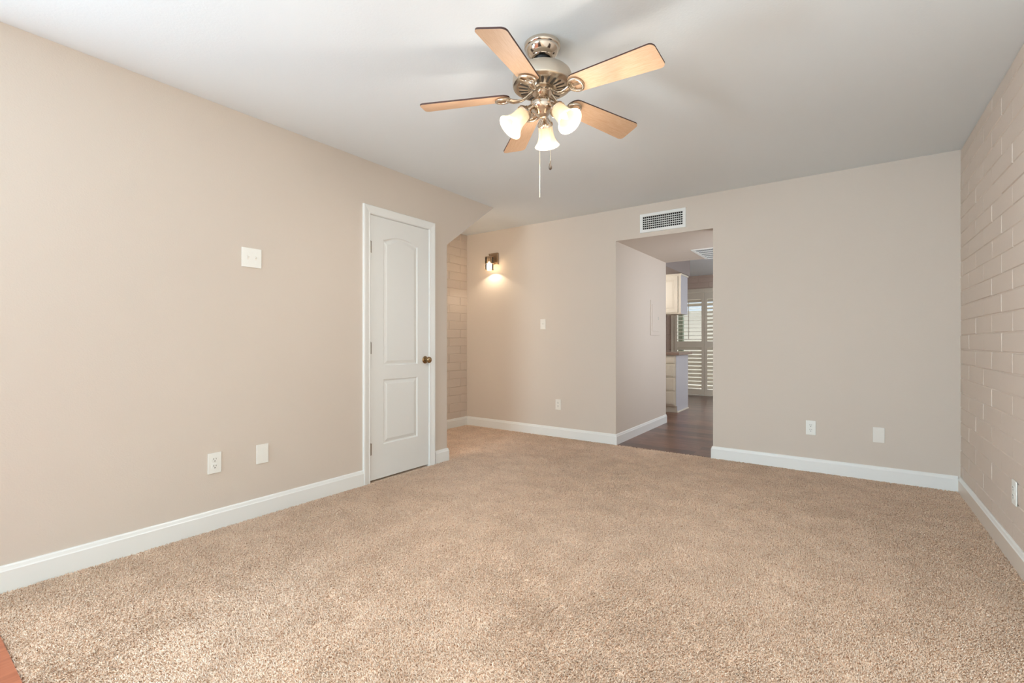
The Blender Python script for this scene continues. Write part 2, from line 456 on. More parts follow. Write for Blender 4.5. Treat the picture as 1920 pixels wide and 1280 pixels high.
# ------------------------------------------------------------------ baseboards
BH, BT = 0.108, 0.015
PROF = [(0, 0), (BT, 0), (BT, BH - 0.024), (BT - 0.003, BH - 0.019), (BT - 0.006, BH - 0.006), (BT - 0.010, BH), (0, BH)]
def baseboard(name, path, label, mats=None, z=Z0, bh_mats=None, closed_ends=True):
    """path: xy points along the wall, board stands on the LEFT of the travel direction"""
    pts = [Vector((x, y)) for x, y in path]
    n = len(pts); offs = []
    for i in range(n):
        d0 = (pts[i] - pts[i - 1]).normalized() if i > 0 else None
        d1 = (pts[i + 1] - pts[i]).normalized() if i < n - 1 else None
        if d0 is None: d0 = d1
        if d1 is None: d1 = d0
        n0 = Vector((-d0.y, d0.x)); n1 = Vector((-d1.y, d1.x))
        m_ = (n0 + n1); m_ = m_ / (m_.dot(n0))
        offs.append(m_)
    mb = MB(); k = len(PROF); vs = []
    for i in range(n):
        for (t, h) in PROF:
            q = pts[i] + offs[i] * t
            vs.append((q.x, q.y, z + h + (0 if h == 0 else -z)))
    for i in range(n - 1):
        for q in range(k):
            q2 = (q + 1) % k
            mi = 1 if q in (2, 3, 4, 5) else 0
            mb.add([vs[i * k + q], vs[i * k + q2], vs[(i + 1) * k + q2], vs[(i + 1) * k + q]], [(0, 1, 2, 3)], mi)
    mb.add(vs[:k], [list(range(k))]); mb.add(vs[-k:], [list(range(k))])
    if mats is None: mats = [M['trim'], M['trim']]
    o = mb.build(name, mats)
    import bmesh
    bm = bmesh.new(); bm.from_mesh(o.data); bmesh.ops.remove_doubles(bm, verts=bm.verts, dist=1e-5)
    bmesh.ops.recalc_face_normals(bm, faces=bm.faces); bm.to_mesh(o.data); bm.free()
    return struct(o, label)
# travel with the room on the left-hand side
baseboard('baseboard_left', [(XL, 2.203), (XL, YB)][::-1][::-1], 'white baseboard along the left wall')
baseboard('baseboard_pier', [(XL - T, 3.102), (XL, 3.102), (XL, 2.948)], 'short white baseboard wrapping the wall end right of the closet door')
baseboard('baseboard_nook', [(XN, YF), (XN, 2.08)], 'white baseboard under the block wall of the nook')
baseboard('baseboard_far', [(OX0, PY1 + 0.0), (OX0, YF), (XN + BT, YF)], 'white baseboard along the far wall left of the opening and into the passage')
baseboard('baseboard_opening', [(XR - BT, YF), (OX1, YF), (OX1, YF + 0.115)], 'white baseboard along the far wall right of the opening')
baseboard('baseboard_right', [(XR, YB), (XR, YF)], 'tan baseboard with pale top edge along the painted block wall', [M['base_tan'], M['trim']])

# ------------------------------------------------------------------ closet door and its casing
DY0, DY1, DZ0, DZ1 = 2.2635, 2.8715, 0.010, 2.036
DX = XL - 0.001
def arch_poly(y0, y1, z0, z1, rise, inset, n=14):
    """closed outline, counter-clockwise from lower left; shouldered arch on top when rise > 0"""
    a, c, lo, hi = y0 + inset, y1 - inset, z0 + inset, z1 - inset
    pts = [(a, lo), (c, lo)]
    for i in range(n + 1):
        t = i / n
        y = c + (a - c) * t
        u = abs(2 * t - 1)
        k = 0 if u > 0.92 else (1 - (u / 0.92) ** 2)
        pts.append((y, hi + rise * k))
    return pts
def panel_rings(mb, y0, y1, z0, z1, rise):
    rings = [(0.0, 0.0), (0.006, -0.008), (0.013, -0.009), (0.036, -0.0015), (0.040, -0.0012)]
    polys = [[(DX + d, y, z) for y, z in arch_poly(y0, y1, z0, z1, rise, ins)] for ins, d in rings]
    n = len(polys[0])
    for r in range(len(polys) - 1):
        for i in range(n):
            j = (i + 1) % n
            mb.add([polys[r][i], polys[r][j], polys[r + 1][j], polys[r + 1][i]], [(0, 1, 2, 3)])
    mb.add(polys[-1], [list(range(n))])
b = MB()
PA = (2.389, 2.746, 0.882, 1.866, 0.038)
PB = (2.389, 2.746, 0.270, 0.773, 0.0)
def face(*pts): b.add([(DX, y, z) for y, z in pts], [list(range(len(pts)))])
face((DY0, DZ0), (PA[0], DZ0), (PA[0], DZ1), (DY0, DZ1))
face((PA[1], DZ0), (DY1, DZ0), (DY1, DZ1), (PA[1], DZ1))
face((PA[0], DZ0), (PA[1], DZ0), (PA[1], PB[2]), (PA[0], PB[2]))
face((PA[0], PB[3]), (PA[1], PB[3]), (PA[1], PA[2]), (PA[0], PA[2]))
arc = arch_poly(*PA, 0.0)[2:]
for i in range(len(arc) - 1):
    (ya, za), (yb, zb) = arc[i], arc[i + 1]
    face((ya, za), (yb, zb), (yb, DZ1), (ya, DZ1))
panel_rings(b, *PA); panel_rings(b, *PB)
X1 = DX - 0.035
b.add([(DX, DY0, DZ0), (DX, DY1, DZ0), (DX, DY1, DZ1), (DX, DY0, DZ1), (X1, DY0, DZ0), (X1, DY1, DZ0), (X1, DY1, DZ1), (X1, DY0, DZ1)],
      [(4, 5, 6, 7), (0, 1, 5, 4), (1, 2, 6, 5), (2, 3, 7, 6), (3, 0, 4, 7)])
door = struct(b.build('door_1', M['door']), 'narrow white two-panel closet door with arched upper panel')
# knob: rose + neck + ball
R90 = Matrix.Rotation(PI / 2, 4, 'Y')
k = MB()
k.lathe([(0.0, 0), (0.031, 0), (0.032, 0.004), (0.028, 0.009), (0.014, 0.012), (0.011, 0.022), (0.013, 0.030), (0.022, 0.036), (0.027, 0.046), (0.026, 0.056), (0.018, 0.064), (0.008, 0.067), (0.0, 0.0675)],
        32, Matrix.Translation((DX, 2.832, 0.914)) @ R90)
tag(k.build('door_knob', M['brass'], door), 'round aged brass knob')
for zc in (1.791, 1.020, 0.249):
    h = MB()
    for q in range(5):
        h.lathe([(0.0, 0), (0.0055, 0), (0.0055, 0.0168), (0.0, 0.0168)], 12, Matrix.Translation((DX + 0.007, DY0 - 0.002, zc - 0.044 + q * 0.0176)))
    h.lathe([(0, 0), (0.0035, 0.001), (0.004, 0.004), (0, 0.006)], 10, Matrix.Translation((DX + 0.007, DY0 - 0.002, zc + 0.044)))
    h.box((DX + 0.0005, DY0 - 0.001, zc - 0.044), (DX + 0.003, DY0 + 0.013, zc + 0.044))
    h.build('hinge', M['hinge'], door)
# casing (mitred, moulded) + jamb
b = MB()
ya, yb, zt = 2.258, 2.877, 2.041
CP = [(0, 0), (0, 0.009), (0.006, 0.012), (0.012, 0.010), (0.018, 0.0105), (0.036, 0.015), (0.050, 0.018), (0.060, 0.018), (0.0635, 0.014), (0.0635, 0)]
def cas(wd, d):
    return [(XL + d, ya - wd, Z0), (XL + d, ya - wd, zt + wd), (XL + d, yb + wd, zt + wd), (XL + d, yb + wd, Z0)]
L_ = [cas(*q) for q in CP]
for i in range(len(CP)):
    j = (i + 1) % len(CP)
    for s_ in range(3):
        b.add([L_[i][s_], L_[i][s_ + 1], L_[j][s_ + 1], L_[j][s_]], [(0, 1, 2, 3)])
b.box((XL - 0.115, ya - 0.003, Z0), (XL + 0.001, ya + 0.0035, zt)); b.box((XL - 0.115, yb - 0.0035, Z0), (XL + 0.001, yb + 0.003, zt))
b.box((XL - 0.115, ya, zt - 0.0025), (XL + 0.001, yb, zt + 0.003))
b.box((XL - 0.060, ya, Z0), (XL - 0.045, ya + 0.015, zt)); b.box((XL - 0.060, yb - 0.015, Z0), (XL - 0.045, yb, zt))
struct(b.build('trim_1', M['trim']), 'white moulded casing around the closet door')

# ------------------------------------------------------------------ wall plates. Local frame: x right, z up, -y out of the wall
ROTL = (0, 0, PI / 2)     # on the left wall, facing +X
ROTR = (0, 0, -PI / 2)    # on the right wall, facing -X
def plate_part(parent, wd, ht, name='cover_plate', m='plastic', th=0.006):
    p = MB(); p.bbox((-wd / 2, -th, -ht / 2), (wd / 2, 0, ht / 2), 0.0028)
    return p.build(name, M[m], parent)
def screw(mb, x, z, y=-0.006, mi=0):
    mb.lathe([(0, 0.0012), (0.0025, 0.001), (0.0032, 0)], 10, Matrix.Translation((x, y, z)) @ Matrix.Rotation(PI / 2, 4, 'X'), mi)
def outlet(loc, rot, label, m='plastic', group=None):
    t = thing('power_outlet', loc, label, 'outlet', group, rot)
    pl = plate_part(t, 0.070, 0.117, m=m)
    s = MB(); screw(s, 0, 0); s.build('screw', M['plastic'], pl)
    for zc in (0.0195, -0.0195):
        r = MB()
        poly = []
        for i in range(28):
            a = 2 * PI * i / 28
            poly.append((0.0172 * math.cos(a), max(-0.0135, min(0.0135, 0.0172 * math.sin(a)))))
        r.prism(poly, lambda u, v, d: (u, d, zc + v), -0.0045, -0.0080, 0)
        r.box((-0.0075, -0.0083, zc + 0.000), (-0.0050, -0.0079, zc + 0.0095), 1)
        r.box((0.0052, -0.0083, zc + 0.001), (0.0073, -0.0079, zc + 0.0085), 1)
        r.prism([(0.0030 * math.cos(2 * PI * i / 12), -0.0075 + 0.0030 * math.sin(2 * PI * i / 12)) for i in range(12)], lambda u, v, d: (u, d, zc + v), -0.0079, -0.0083, 1)
        r.build('receptacle', [M[m], M['slot']], t)
    return t
def switch(loc, rot, label, gangs=1, m='plastic'):
    t = thing('light_switch', loc, label, 'light switch', None, rot)
    pl = plate_part(t, 0.070 + 0.046 * (gangs - 1), 0.117, m=m)
    for g in range(gangs):
        xc = (g - (gangs - 1) / 2) * 0.046
        for zz_ in (0.030, -0.030): s = MB(); screw(s, xc, zz_); s.build('screw', M['plastic'], pl)
        k = MB()
        k.box((xc - 0.0055, -0.0066, -0.0125), (xc + 0.0055, -0.0058, 0.0125), 1)
        sgn = 1 if g == 0 else 1
        k.prism([(-0.006, -0.004), (-0.006, 0.005), (-0.016, 0.0095), (-0.017, 0.0055)], lambda u, v, d: (d, u, v * sgn), xc - 0.0042, xc + 0.0042, 0)
        k.build('toggle', [M[m], M['plastic_alm']], t)
    return t
def blank(loc, rot, label, m='plastic'):
    p = MB(); p.bbox((-0.036, -0.006, -0.0585), (0.036, 0, 0.0585), 0.0028)
    o = p.build('blank_wall_plate', M[m]); o.location = loc; o.rotation_euler = rot
    tag(o, label, 'wall plate')
    for zz_ in (0.042, -0.042):
        s = MB(); screw(s, 0, zz_); s.build('screw', M['plastic'], o)
    return o
switch((XL, 1.391, 1.579), ROTL, 'white double toggle light switch high on the left wall', 2)
outlet((XL, 1.186, 0.375), ROTL, 'white power outlet low on the left wall, left of the blank plate')
blank((XL, 1.456, 0.376), ROTL, 'white blank wall plate low on the left wall beside the outlet')
switch((-2.848, YF, 1.271), (0, 0, 0), 'pale single light switch on the far wall below and right of the wall lamp', 1, 'plastic_alm')
outlet((-2.647, YF, 0.363), (0, 0, 0), 'pale power outlet low on the far wall left of the kitchen opening', 'plastic_alm')
outlet((-0.249, YF, 0.359), (0, 0, 0), 'white power outlet low on the far wall right of the kitchen opening')
blank((0.193, YF, 0.350), (0, 0, 0), 'off-white blank wall plate low on the far wall near the right corner', 'plastic_alm')
outlet((XR - 0.001, 3.235, 0.345), ROTR, 'white power outlet on the painted block wall, seen edge on')

# ------------------------------------------------------------------ supply register above the opening
t = thing('air_vent', (-1.475, YF, 2.252), 'white rectangular air register with vertical bars above the kitchen opening', 'vent')
W2, H2, w2, h2 = 0.227, 0.0955, 0.1955, 0.0635
b = MB()
def frame_ring(mb, W, Hh, ww, hh, y0, y1):
    o_ = [(-W, -Hh), (W, -Hh), (W, Hh), (-W, Hh)]; i_ = [(-ww, -hh), (ww, -hh), (ww, hh), (-ww, hh)]
    e = 0.004
    o2 = [(-W + e, -Hh + e), (W - e, -Hh + e), (W - e, Hh - e), (-W + e, Hh - e)]
    for q in range(4):
        r = (q + 1) % 4
        mb.add([(o_[q][0], y0, o_[q][1]), (o_[r][0], y0, o_[r][1]), (o2[r][0], y1, o2[r][1]), (o2[q][0], y1, o2[q][1])], [(0, 1, 2, 3)])
        mb.add([(o2[q][0], y1, o2[q][1]), (o2[r][0], y1, o2[r][1]), (i_[r][0], y1, i_[r][1]), (i_[q][0], y1, i_[q][1])], [(0, 1, 2, 3)])
        mb.add([(i_[q][0], y1, i_[q][1]), (i_[r][0], y1, i_[r][1]), (i_[r][0], y0, i_[r][1]), (i_[q][0], y0, i_[q][1])], [(0, 1, 2, 3)])
frame_ring(b, W2, H2, w2, h2, 0, -0.012)
b.build('frame', M['trim'], t)
b = MB(); b.box((-w2, -0.001, -h2), (w2, -0.0003, h2)); b.build('duct_shade', M['dark'], t)  # flat dark sheet in place of the shaded duct
b = MB()
nb = 20
for i in range(nb + 1):
    x = -w2 + 2 * w2 * i / nb
    b.box((x - 0.0013, -0.0105, -h2), (x + 0.0013, -0.0060, h2))
b.build('front_louvers', M['trim'], t)
b = MB()
for i in range(1, 6):
    z = -h2 + 2 * h2 * i / 6
    b.box((-w2, -0.0045, z - 0.0035), (w2, -0.0025, z + 0.0035))
b.build('rear_louvers', M['trim'], t)
for zz_ in (0.082, -0.082):
    b = MB(); screw(b, 0, zz_, -0.012); b.build('screw', M['plastic'], t)

# passage ceiling grille
t = thing('ceiling_grille', (-1.19, 5.857, OZ), 'white return air grille in the low passage ceiling', 'vent')
b = MB()
W3, H3 = 0.262, 0.345
o_ = [(-W3, -H3), (W3, -H3), (W3, H3), (-W3, H3)]; ii = 0.032
i_ = [(-W3 + ii, -H3 + ii), (W3 - ii, -H3 + ii), (W3 - ii, H3 - ii), (-W3 + ii, H3 - ii)]
for q in range(4):
    r = (q + 1) % 4
    P = [o_[q], o_[r], i_[r], i_[q]]
    b.prism(P, lambda u, v, d: (u, v, d), 0, -0.010)
b.build('frame', M['trim'], t)
b = MB(); b.box((-W3 + ii, -H3 + ii, -0.001), (W3 - ii, H3 - ii, -0.0003)); b.build('duct_shade', M['dark'], t)  # dark sheet painted as shade behind the grille
b = MB()
for i in range(1, 5):
    y = -H3 + ii + (2 * (H3 - ii)) * i / 5
    b.box((-W3 + ii, y - 0.014, -0.009), (W3 - ii, y + 0.014, -0.003))
for i in range(1, 26):
    x = -W3 + ii + 2 * (W3 - ii) * i / 26
    b.box((x - 0.0012, -H3 + ii, -0.0075), (x + 0.0012, H3 - ii, -0.0035))
b.build('louvers', M['trim'], t)

# breaker panel on the passage wall
t = thing('breaker_panel', (OX0, 5.790, 1.363), 'small painted breaker panel door on the passage side wall', 'electrical panel', rot=ROTL)
b = MB(); b.bbox((-0.168, -0.008, -0.215), (0.168, 0, 0.215), 0.003); b.build('frame', M['wall'], t)
b = MB(); b.bbox((-0.125, -0.013, -0.165), (0.125, -0.006, 0.165), 0.003); pd = b.build('panel_door', M['wall'], t)
b = MB(); b.bbox((0.085, -0.017, -0.02), (0.105, -0.012, 0.02), 0.002); b.build('latch', M['hinge'], pd)

# ------------------------------------------------------------------ wall lamp in the nook
SX = -3.549
t = thing('wall_sconce', (SX, YF, 2.09), 'lit nickel wall lamp with clear glass cylinder on the far wall of the nook', 'wall lamp')
b = MB(); b.bbox((-0.058, -0.018, -0.070), (0.058, 0, 0.073), 0.004); b.bbox((-0.042, -0.026, -0.054), (0.042, -0.016, 0.057), 0.004)
b.build('backplate', M['bronze'], t)
b = MB()
b.tube([(0, -0.02, 0.025), (0, -0.06, 0.038), (0, -0.10, 0.036), (0, -0.112, 0.022), (0, -0.112, 0.0)], 0.008, 12)
b.lathe([(0, 0.055), (0.008, 0.052), (0.010, 0.04), (0, 0.038)], 16, Matrix.Translation((0, -0.112, -0.004)))
b.build('arm', M['bronze'], t)
TS = Matrix.Translation((0, -0.112, 0))
b = MB(); b.lathe([(0, 0.012), (0.022, 0.012), (0.030, 0.006), (0.032, -0.004), (0.018, -0.006), (0.018, -0.045), (0, -0.045)], 28, TS); b.build('socket_cap', M['bronze'], t)
b = MB(); b.lathe([(0.0495, 0.010), (0.0495, -0.148), (0.0465, -0.148), (0.0465, 0.010), (0.0495, 0.010)], 36, TS); gs = b.build('glass_cylinder', M['sconce_glass'], t)
b = MB(); b.lathe([(0.032, -0.072), (0.035, -0.077), (0.035, -0.134), (0.033, -0.134), (0.033, -0.078), (0.030, -0.074)], 32, TS); b.build('inner_shade', M['sconce_frost'], t)
for z in (0.008, -0.072, -0.146):
    b = MB()
    b.lathe([(0.0495, z - 0.003), (0.054, z - 0.003), (0.054, z + 0.003), (0.0495, z + 0.003), (0.0495, z - 0.003)], 36, TS)
    b.build('ring', M['bronze'], t)
b = MB()
for a in (PI / 4, 3 * PI / 4, 5 * PI / 4, 7 * PI / 4):
    b.tube([(0.052 * math.cos(a), -0.112 + 0.052 * math.sin(a), 0.008), (0.052 * math.cos(a), -0.112 + 0.052 * math.sin(a), -0.146)], 0.0018, 8)
b.tube([(0.03, -0.112, 0.006), (0.052, -0.112, 0.008)], 0.003, 8); b.tube([(-0.03, -0.112, 0.006), (-0.052, -0.112, 0.008)], 0.003, 8)
b.build('cage', M['bronze'], t)
b = MB(); b.lathe([(0, -0.045), (0.010, -0.05), (0.020, -0.075), (0.022, -0.09), (0.016, -0.108), (0, -0.115)], 24, TS); b.build('bulb', M['bulb'], t)
point_light('sconce_light', (SX, YF - 0.112, 2.09 - 0.104), 8.0, (1.0, 0.84, 0.64), 0.02)

# ------------------------------------------------------------------ ceiling fan
FX, FY, FZ = -1.146, 1.837, H
fan = thing('ceiling_fan', (FX, FY, FZ), 'five-blade brushed nickel ceiling fan with three lit glass shades hanging from the ceiling', 'ceiling fan')
def fz(z): return z - FZ
b = MB()
b.lathe([(0.0, 0.0), (0.079, 0.0), (0.083, -0.004), (0.083, -0.018), (0.080, -0.022), (0.0775, -0.024), (0.077, -0.030), (0.074, -0.036), (0.066, -0.048), (0.056, -0.057), (0.050, -0.060), (0.048, -0.064), (0.040, -0.066), (0.038, -0.060), (0.038, -0.040)], 56)
b.build('canopy', M['polish'], fan)
b = MB(); b.lathe([(0.0, -0.04), (0.026, -0.046), (0.034, -0.058), (0.034, -0.070), (0.028, -0.082), (0.024, -0.096), (0.024, -0.145), (0.0, -0.145)], 32); b.build('hanger_ball', M['black'], fan)
b = MB()
b.lathe([(0.0, fz(2.316)), (0.050, fz(2.316)), (0.104, fz(2.314)), (0.122, fz(2.308)), (0.132, fz(2.298)), (0.1365, fz(2.285)), (0.137, fz(2.276)), (0.137, fz(2.252)), (0.1355, fz(2.247))], 72)
mh = b.build('motor_housing', M['nickel_satin'], fan)
b = MB()
b.lathe([(0.1355, fz(2.247)), (0.134, fz(2.243)), (0.124, fz(2.238)), (0.112, fz(2.236)), (0.056, fz(2.2305)), (0.050, fz(2.233)), (0.0, fz(2.233))], 72)
vb = b.build('vented_base', M['nickel'], fan)
b = MB()
for i in range(22):
    a = 2 * PI * (i + 0.5) / 22
    R = Matrix.Rotation(a, 4, 'Z')
    # raised rim with dark slot
    def cap(r0, r1, hw):
        pts = []
        for k_ in range(7): q = -PI / 2 + PI * k_ / 6; pts.append((r1 - hw + hw * math.cos(q), hw * math.sin(q)))
        for k_ in range(7): q = PI / 2 + PI * k_ / 6; pts.append((r0 + hw * 0.8 + hw * 0.8 * math.cos(q), hw * 0.8 * math.sin(q)))
        return pts
    zz = lambda r: fz(2.2305) + (r - 0.056) / 0.056 * 0.0055
    b.prism(cap(0.063, 0.112, 0.0082), lambda u, v, d: R @ Vector((u, v, zz(u) + d)), 0.001, -0.0014, 0)
    b.prism(cap(0.066, 0.109, 0.0060), lambda u, v, d: R @ Vector((u, v, zz(u) + d)), 0.0, -0.0018, 1)
b.build('vent_slots', [M['nickel'], M['slot']], vb)
b = MB()
b.lathe([(0.0, fz(2.236)), (0.046, fz(2.236)), (0.048, fz(2.232)), (0.048, fz(2.214)), (0.045, fz(2.211)), (0.0, fz(2.211))], 10, smooth=False)
b.build('flywheel', M['polish'], fan)
b = MB()
b.lathe([(0.0, fz(2.212)), (0.030, fz(2.212)), (0.031, fz(2.200)), (0.034, fz(2.190)), (0.045, fz(2.181)), (0.054, fz(2.172)), (0.0565, fz(2.160)), (0.0565, fz(2.150)), (0.052, fz(2.138)), (0.044, fz(2.130)), (0.036, fz(2.126)), (0.030, fz(2.114)), (0.020, fz(2.106)), (0.010, fz(2.103)), (0.0, fz(2.103))], 48)
b.build('switch_housing', M['polish'], fan)

# blades
PITCH = math.radians(13.5)
def blade_outline():
    pts = []
    r0, r1 = 0.150, 0.563; wr, wt = 0.052, 0.0655
    # root arc
    for i in range(9):
        q = PI / 2 + PI * i / 8
        pts.append((r0 + 0.040 + 0.040 * math.cos(q), wr * math.sin(q)))
    cr = 0.022
    for i in range(7):
        q = -PI / 2 + (PI / 2) * i / 6
        pts.append((r1 - cr + cr * math.cos(q), -wt + cr + cr * math.sin(q)))
    for i in range(7):
        q = (PI / 2) * i / 6
        pts.append((r1 - cr + cr * math.cos(q), wt - cr + cr * math.sin(q)))
    return pts
BO = blade_outline()
BZ = 2.172
def pitch_pt(u, v, d):
    # +v (counter-clockwise side) is lower
    return (u, v * math.cos(PITCH) + d * math.sin(PITCH), fz(2.211) - 0.073 * u - v * math.sin(PITCH) + d * math.cos(PITCH))
def make_blade(ang):
    n = len(BO); mb = MB(); th = 0.0035
    lo = [pitch_pt(u, v, -th) for u, v in BO]; hi = [pitch_pt(u, v, th) for u, v in BO]
    mb.add(lo, [list(range(n))], 0); mb.add(hi, [list(range(n))], 1)
    mb.add(lo + hi, [(i, (i + 1) % n, n + (i + 1) % n, n + i) for i in range(n)], 1)
    bl = mb.build('blade', [M['maple'], M['edge']], fan)
    bl.rotation_euler = (0, 0, ang)
    # blade iron: swan-neck arm + oval holder with openings
    ir = MB()
    path = []
    for (r, z) in [(0.040, 2.224), (0.056, 2.215), (0.072, 2.200), (0.092, 2.187), (0.112, 2.182), (0.132, 2.182), (0.150, 2.187)]:
        path.append((r, 0, fz(z)))
    ir.tube(path, [0.012, 0.0125, 0.012, 0.0115, 0.013, 0.016, 0.017], 12, flat=0.55)
    # oval rim
    rim = []
    for i in range(25):
        q = 2 * PI * i / 24
        rim.append(pitch_pt(0.181 + 0.034 * math.cos(q), 0.036 * math.sin(q) * (1.0 + 0.12 * math.cos(q)), -0.010))
    ir.tube(rim, 0.0062, 10)
    ir.prism([(0.148, -0.022), (0.166, -0.033), (0.172, -0.012), (0.172, 0.012), (0.166, 0.033), (0.148, 0.022)], pitch_pt, -0.0045, -0.0085)
    ir.prism([(0.170, -0.007), (0.214, -0.007), (0.214, 0.007), (0.170, 0.007)], pitch_pt, -0.0045, -0.0080)
    for u_, v_ in ((0.160, -0.016), (0.160, 0.016), (0.205, 0.0)):
        P_ = Vector(pitch_pt(u_, v_, -0.0085))
        ir.lathe([(0, -0.003), (0.003, -0.0025), (0.0045, 0.0), (0, 0.0)], 12, Matrix.Translation(P_))
    io = ir.build('blade_iron', M['nickel'], bl)
    return bl
for a in (-5.0, -77.5, -149.0, 139.0, 67.5):
    make_blade(math.radians(a))

# light kit: three arms, cups, shades, bulbs
for a in (113.0, 233.0, 353.0):
    ar = math.radians(a)
    d = Vector((math.cos(ar), math.sin(ar), 0))
    neck = d * 0.083 + Vector((0, 0, fz(2.116)))
    ax = (d * 0.083 + Vector((0, 0, -0.092))).normalized()   # shade axis pointing out and down
    rotm = Vector((0, 0, 1)).rotation_difference(ax).to_matrix().to_4x4()
    TM = Matrix.Translation(neck) @ rotm
    b = MB()
    b.tube([d * 0.035 + Vector((0, 0, fz(2.150))), d * 0.052 + Vector((0, 0, fz(2.146))), neck - ax * 0.024, neck - ax * 0.010], [0.010, 0.011, 0.0125, 0.016], 14)
    b.lathe([(0.0, -0.022), (0.018, -0.022), (0.021, -0.014), (0.030, -0.006), (0.0365, 0.002), (0.0375, 0.012), (0.0355, 0.014), (0.034, 0.012)], 36, TM)
    b.build('lamp_arm', M['polish'], fan)
    b = MB()
    prof = [(0.029, 0.002), (0.0325, 0.012), (0.0345, 0.026), (0.0350, 0.042), (0.0370, 0.060), (0.0425, 0.079), (0.0505, 0.095), (0.0570, 0.104), (0.0605, 0.108)]
    inner = [(r - 0.0028, z) for r, z in prof[::-1]]
    b.lathe(prof + [(0.0600, 0.1095)] + inner, 48, TM)
    sh = b.build('lamp_shade', M['shade'], fan)
    b = MB()
    b.lathe([(0.0, 0.0), (0.011, 0.0), (0.011, 0.030), (0.0, 0.030)], 16, TM); b.build('bulb_socket', M['plastic_alm'], sh)
    b = MB(); b.lathe([(0.009, 0.030), (0.0125, 0.038), (0.0155, 0.048), (0.0145, 0.060), (0.009, 0.075), (0.004, 0.086), (0.0, 0.090)], 20, TM)
    b.build('bulb', M['bulb'], sh)
    lp = TM @ Vector((0, 0, 0.060))
    point_light('fan_bulb_glow', (FX + lp.x, FY + lp.y, FZ + lp.z), 0.35, (1.0, 0.84, 0.62), 0.015)
    lp = TM @ Vector((0, 0, 0.185))
    point_light('fan_bulb_spill', (FX + lp.x, FY + lp.y, FZ + lp.z), 1.2, (1.0, 0.94, 0.88), 0.035)
    lp = TM @ Vector((0, 0, 0.100))
    sd = bpy.data.lights.new('fan_bulb_light', 'SPOT'); sd.energy = 5.5; sd.color = (1.0, 0.96, 0.90); sd.spot_size = math.radians(172); sd.spot_blend = 0.35; sd.shadow_soft_size = 0.03
    so = bpy.data.objects.new('fan_bulb_light', sd); C.objects.link(so)
    so.location = (FX + lp.x, FY + lp.y, FZ + lp.z); so.rotation_euler = (-ax).to_track_quat('Z', 'Y').to_euler()

# pull chains
Rv = Vector((math.cos(YAW), math.sin(YAW), 0)); Fv = Vector((-math.sin(YAW), math.cos(YAW), 0))
def chain(p0, z1, fob=False):
    mb = MB(); z = p0.z; step = 0.0044
    mb.tube([p0, (p0.x, p0.y, z1)], 0.0004, 5)
    prof = [(0, -0.0012), (0.0011, -0.0009), (0.0015, 0), (0.0011, 0.0009), (0, 0.0012)]
    while z > z1:
        mb.lathe(prof, 6, Matrix.Translation((p0.x, p0.y, z))); z -= step
    o = mb.build('pull_chain', M['chain'], fan)
    if fob:
        f = MB(); f.lathe([(0.0, 0.0), (0.0018, -0.001), (0.002, -0.006), (0.0055, -0.018), (0.0078, -0.030), (0.0072, -0.037), (0.004, -0.042), (0, -0.0435)], 20, Matrix.Translation((p0.x, p0.y, z1)))
        f.build('fob', M['fob'], o)
p = -Rv * 0.013 - Fv * 0.028; chain(Vector((p.x, p.y, fz(2.115))), fz(1.727))
p = Rv * 0.036 - Fv * 0.012; chain(Vector((p.x, p.y, fz(2.130))), fz(1.900), True)

# ------------------------------------------------------------------ kitchen beyond the passage
def cab_door(mb, x0, x1, z0, z1, y):
    """raised panel front facing -y, from nested rings"""
    rings = [(0, 0.0), (0, -0.018), (0.045, -0.018), (0.050, -0.013), (0.058, -0.013), (0.078, -0.018)]
    P = [[(x0 + i, y + d, z0 + i), (x1 - i, y + d, z0 + i), (x1 - i, y + d, z1 - i), (x0 + i, y + d, z1 - i)] for i, d in rings]
    for r in range(len(P) - 1):
        for i in range(4):
            j = (i + 1) % 4
            mb.add([P[r][i], P[r][j], P[r + 1][j], P[r + 1][i]], [(0, 1, 2, 3)])
    mb.add(P[-1], [(0, 1, 2, 3)])
def base_cabinet(x1, label, drawers=True, wd=0.45, end=False):
    x0 = x1 - wd
    t = thing('base_cabinet', ((x0 + x1) / 2, 7.13, 0), label, 'cabinet')
    hw = wd / 2
    b = MB()
    b.box((-hw, 0.0, 0.10), (hw, 0.64, 0.865), 0)
    b.box((-hw, 0.05, 0.0), (hw, 0.64, 0.10), 0)
    b.build('body', M['cab'], t)
    if end:
        b = MB(); b.box((hw, 0.0, 0.10), (hw + 0.006, 0.64, 0.865)); b.box((hw, 0.05, 0.0), (hw + 0.006, 0.64, 0.10)); b.build('end_panel', M['cab_shade'], t)
        b = MB(); b.box((hw + 0.004, 0.045, 0), (hw + 0.016, 0.655, 0.018)); b.build('shoe_moulding', M['cab'], t)
    zs = [(0.745, 0.850), (0.545, 0.730), (0.335, 0.530), (0.125, 0.320)]
    if drawers:
        for a, c in zs:
            b = MB(); b.bbox((-hw + 0.02, -0.018, a), (hw - 0.02, 0, c), 0.004); b.bbox((-hw + 0.035, -0.021, a + 0.015), (hw - 0.035, -0.016, c - 0.015), 0.002)
            dr = b.build('drawer', M['cab'], t)
            b = MB(); b.lathe([(0, 0), (0.008, 0), (0.006, 0.012), (0.014, 0.020), (0.010, 0.026), (0, 0.027)], 16, Matrix.Translation((0, -0.018, (a + c) / 2)) @ Matrix.Rotation(PI / 2, 4, 'X'))
            b.build('knob', M['hinge'], dr)
    else:
        b = MB(); cab_door(b, -hw + 0.02, hw - 0.02, 0.125, 0.85, 0); dr = b.build('cabinet_door', M['cab'], t)
    return t
base_cabinet(-2.096, 'cream kitchen base cabinet with four drawers at the end of the counter', end=True)
base_cabinet(-2.548, 'cream kitchen base cabinet with a single door behind the passage wall', False, 0.6)
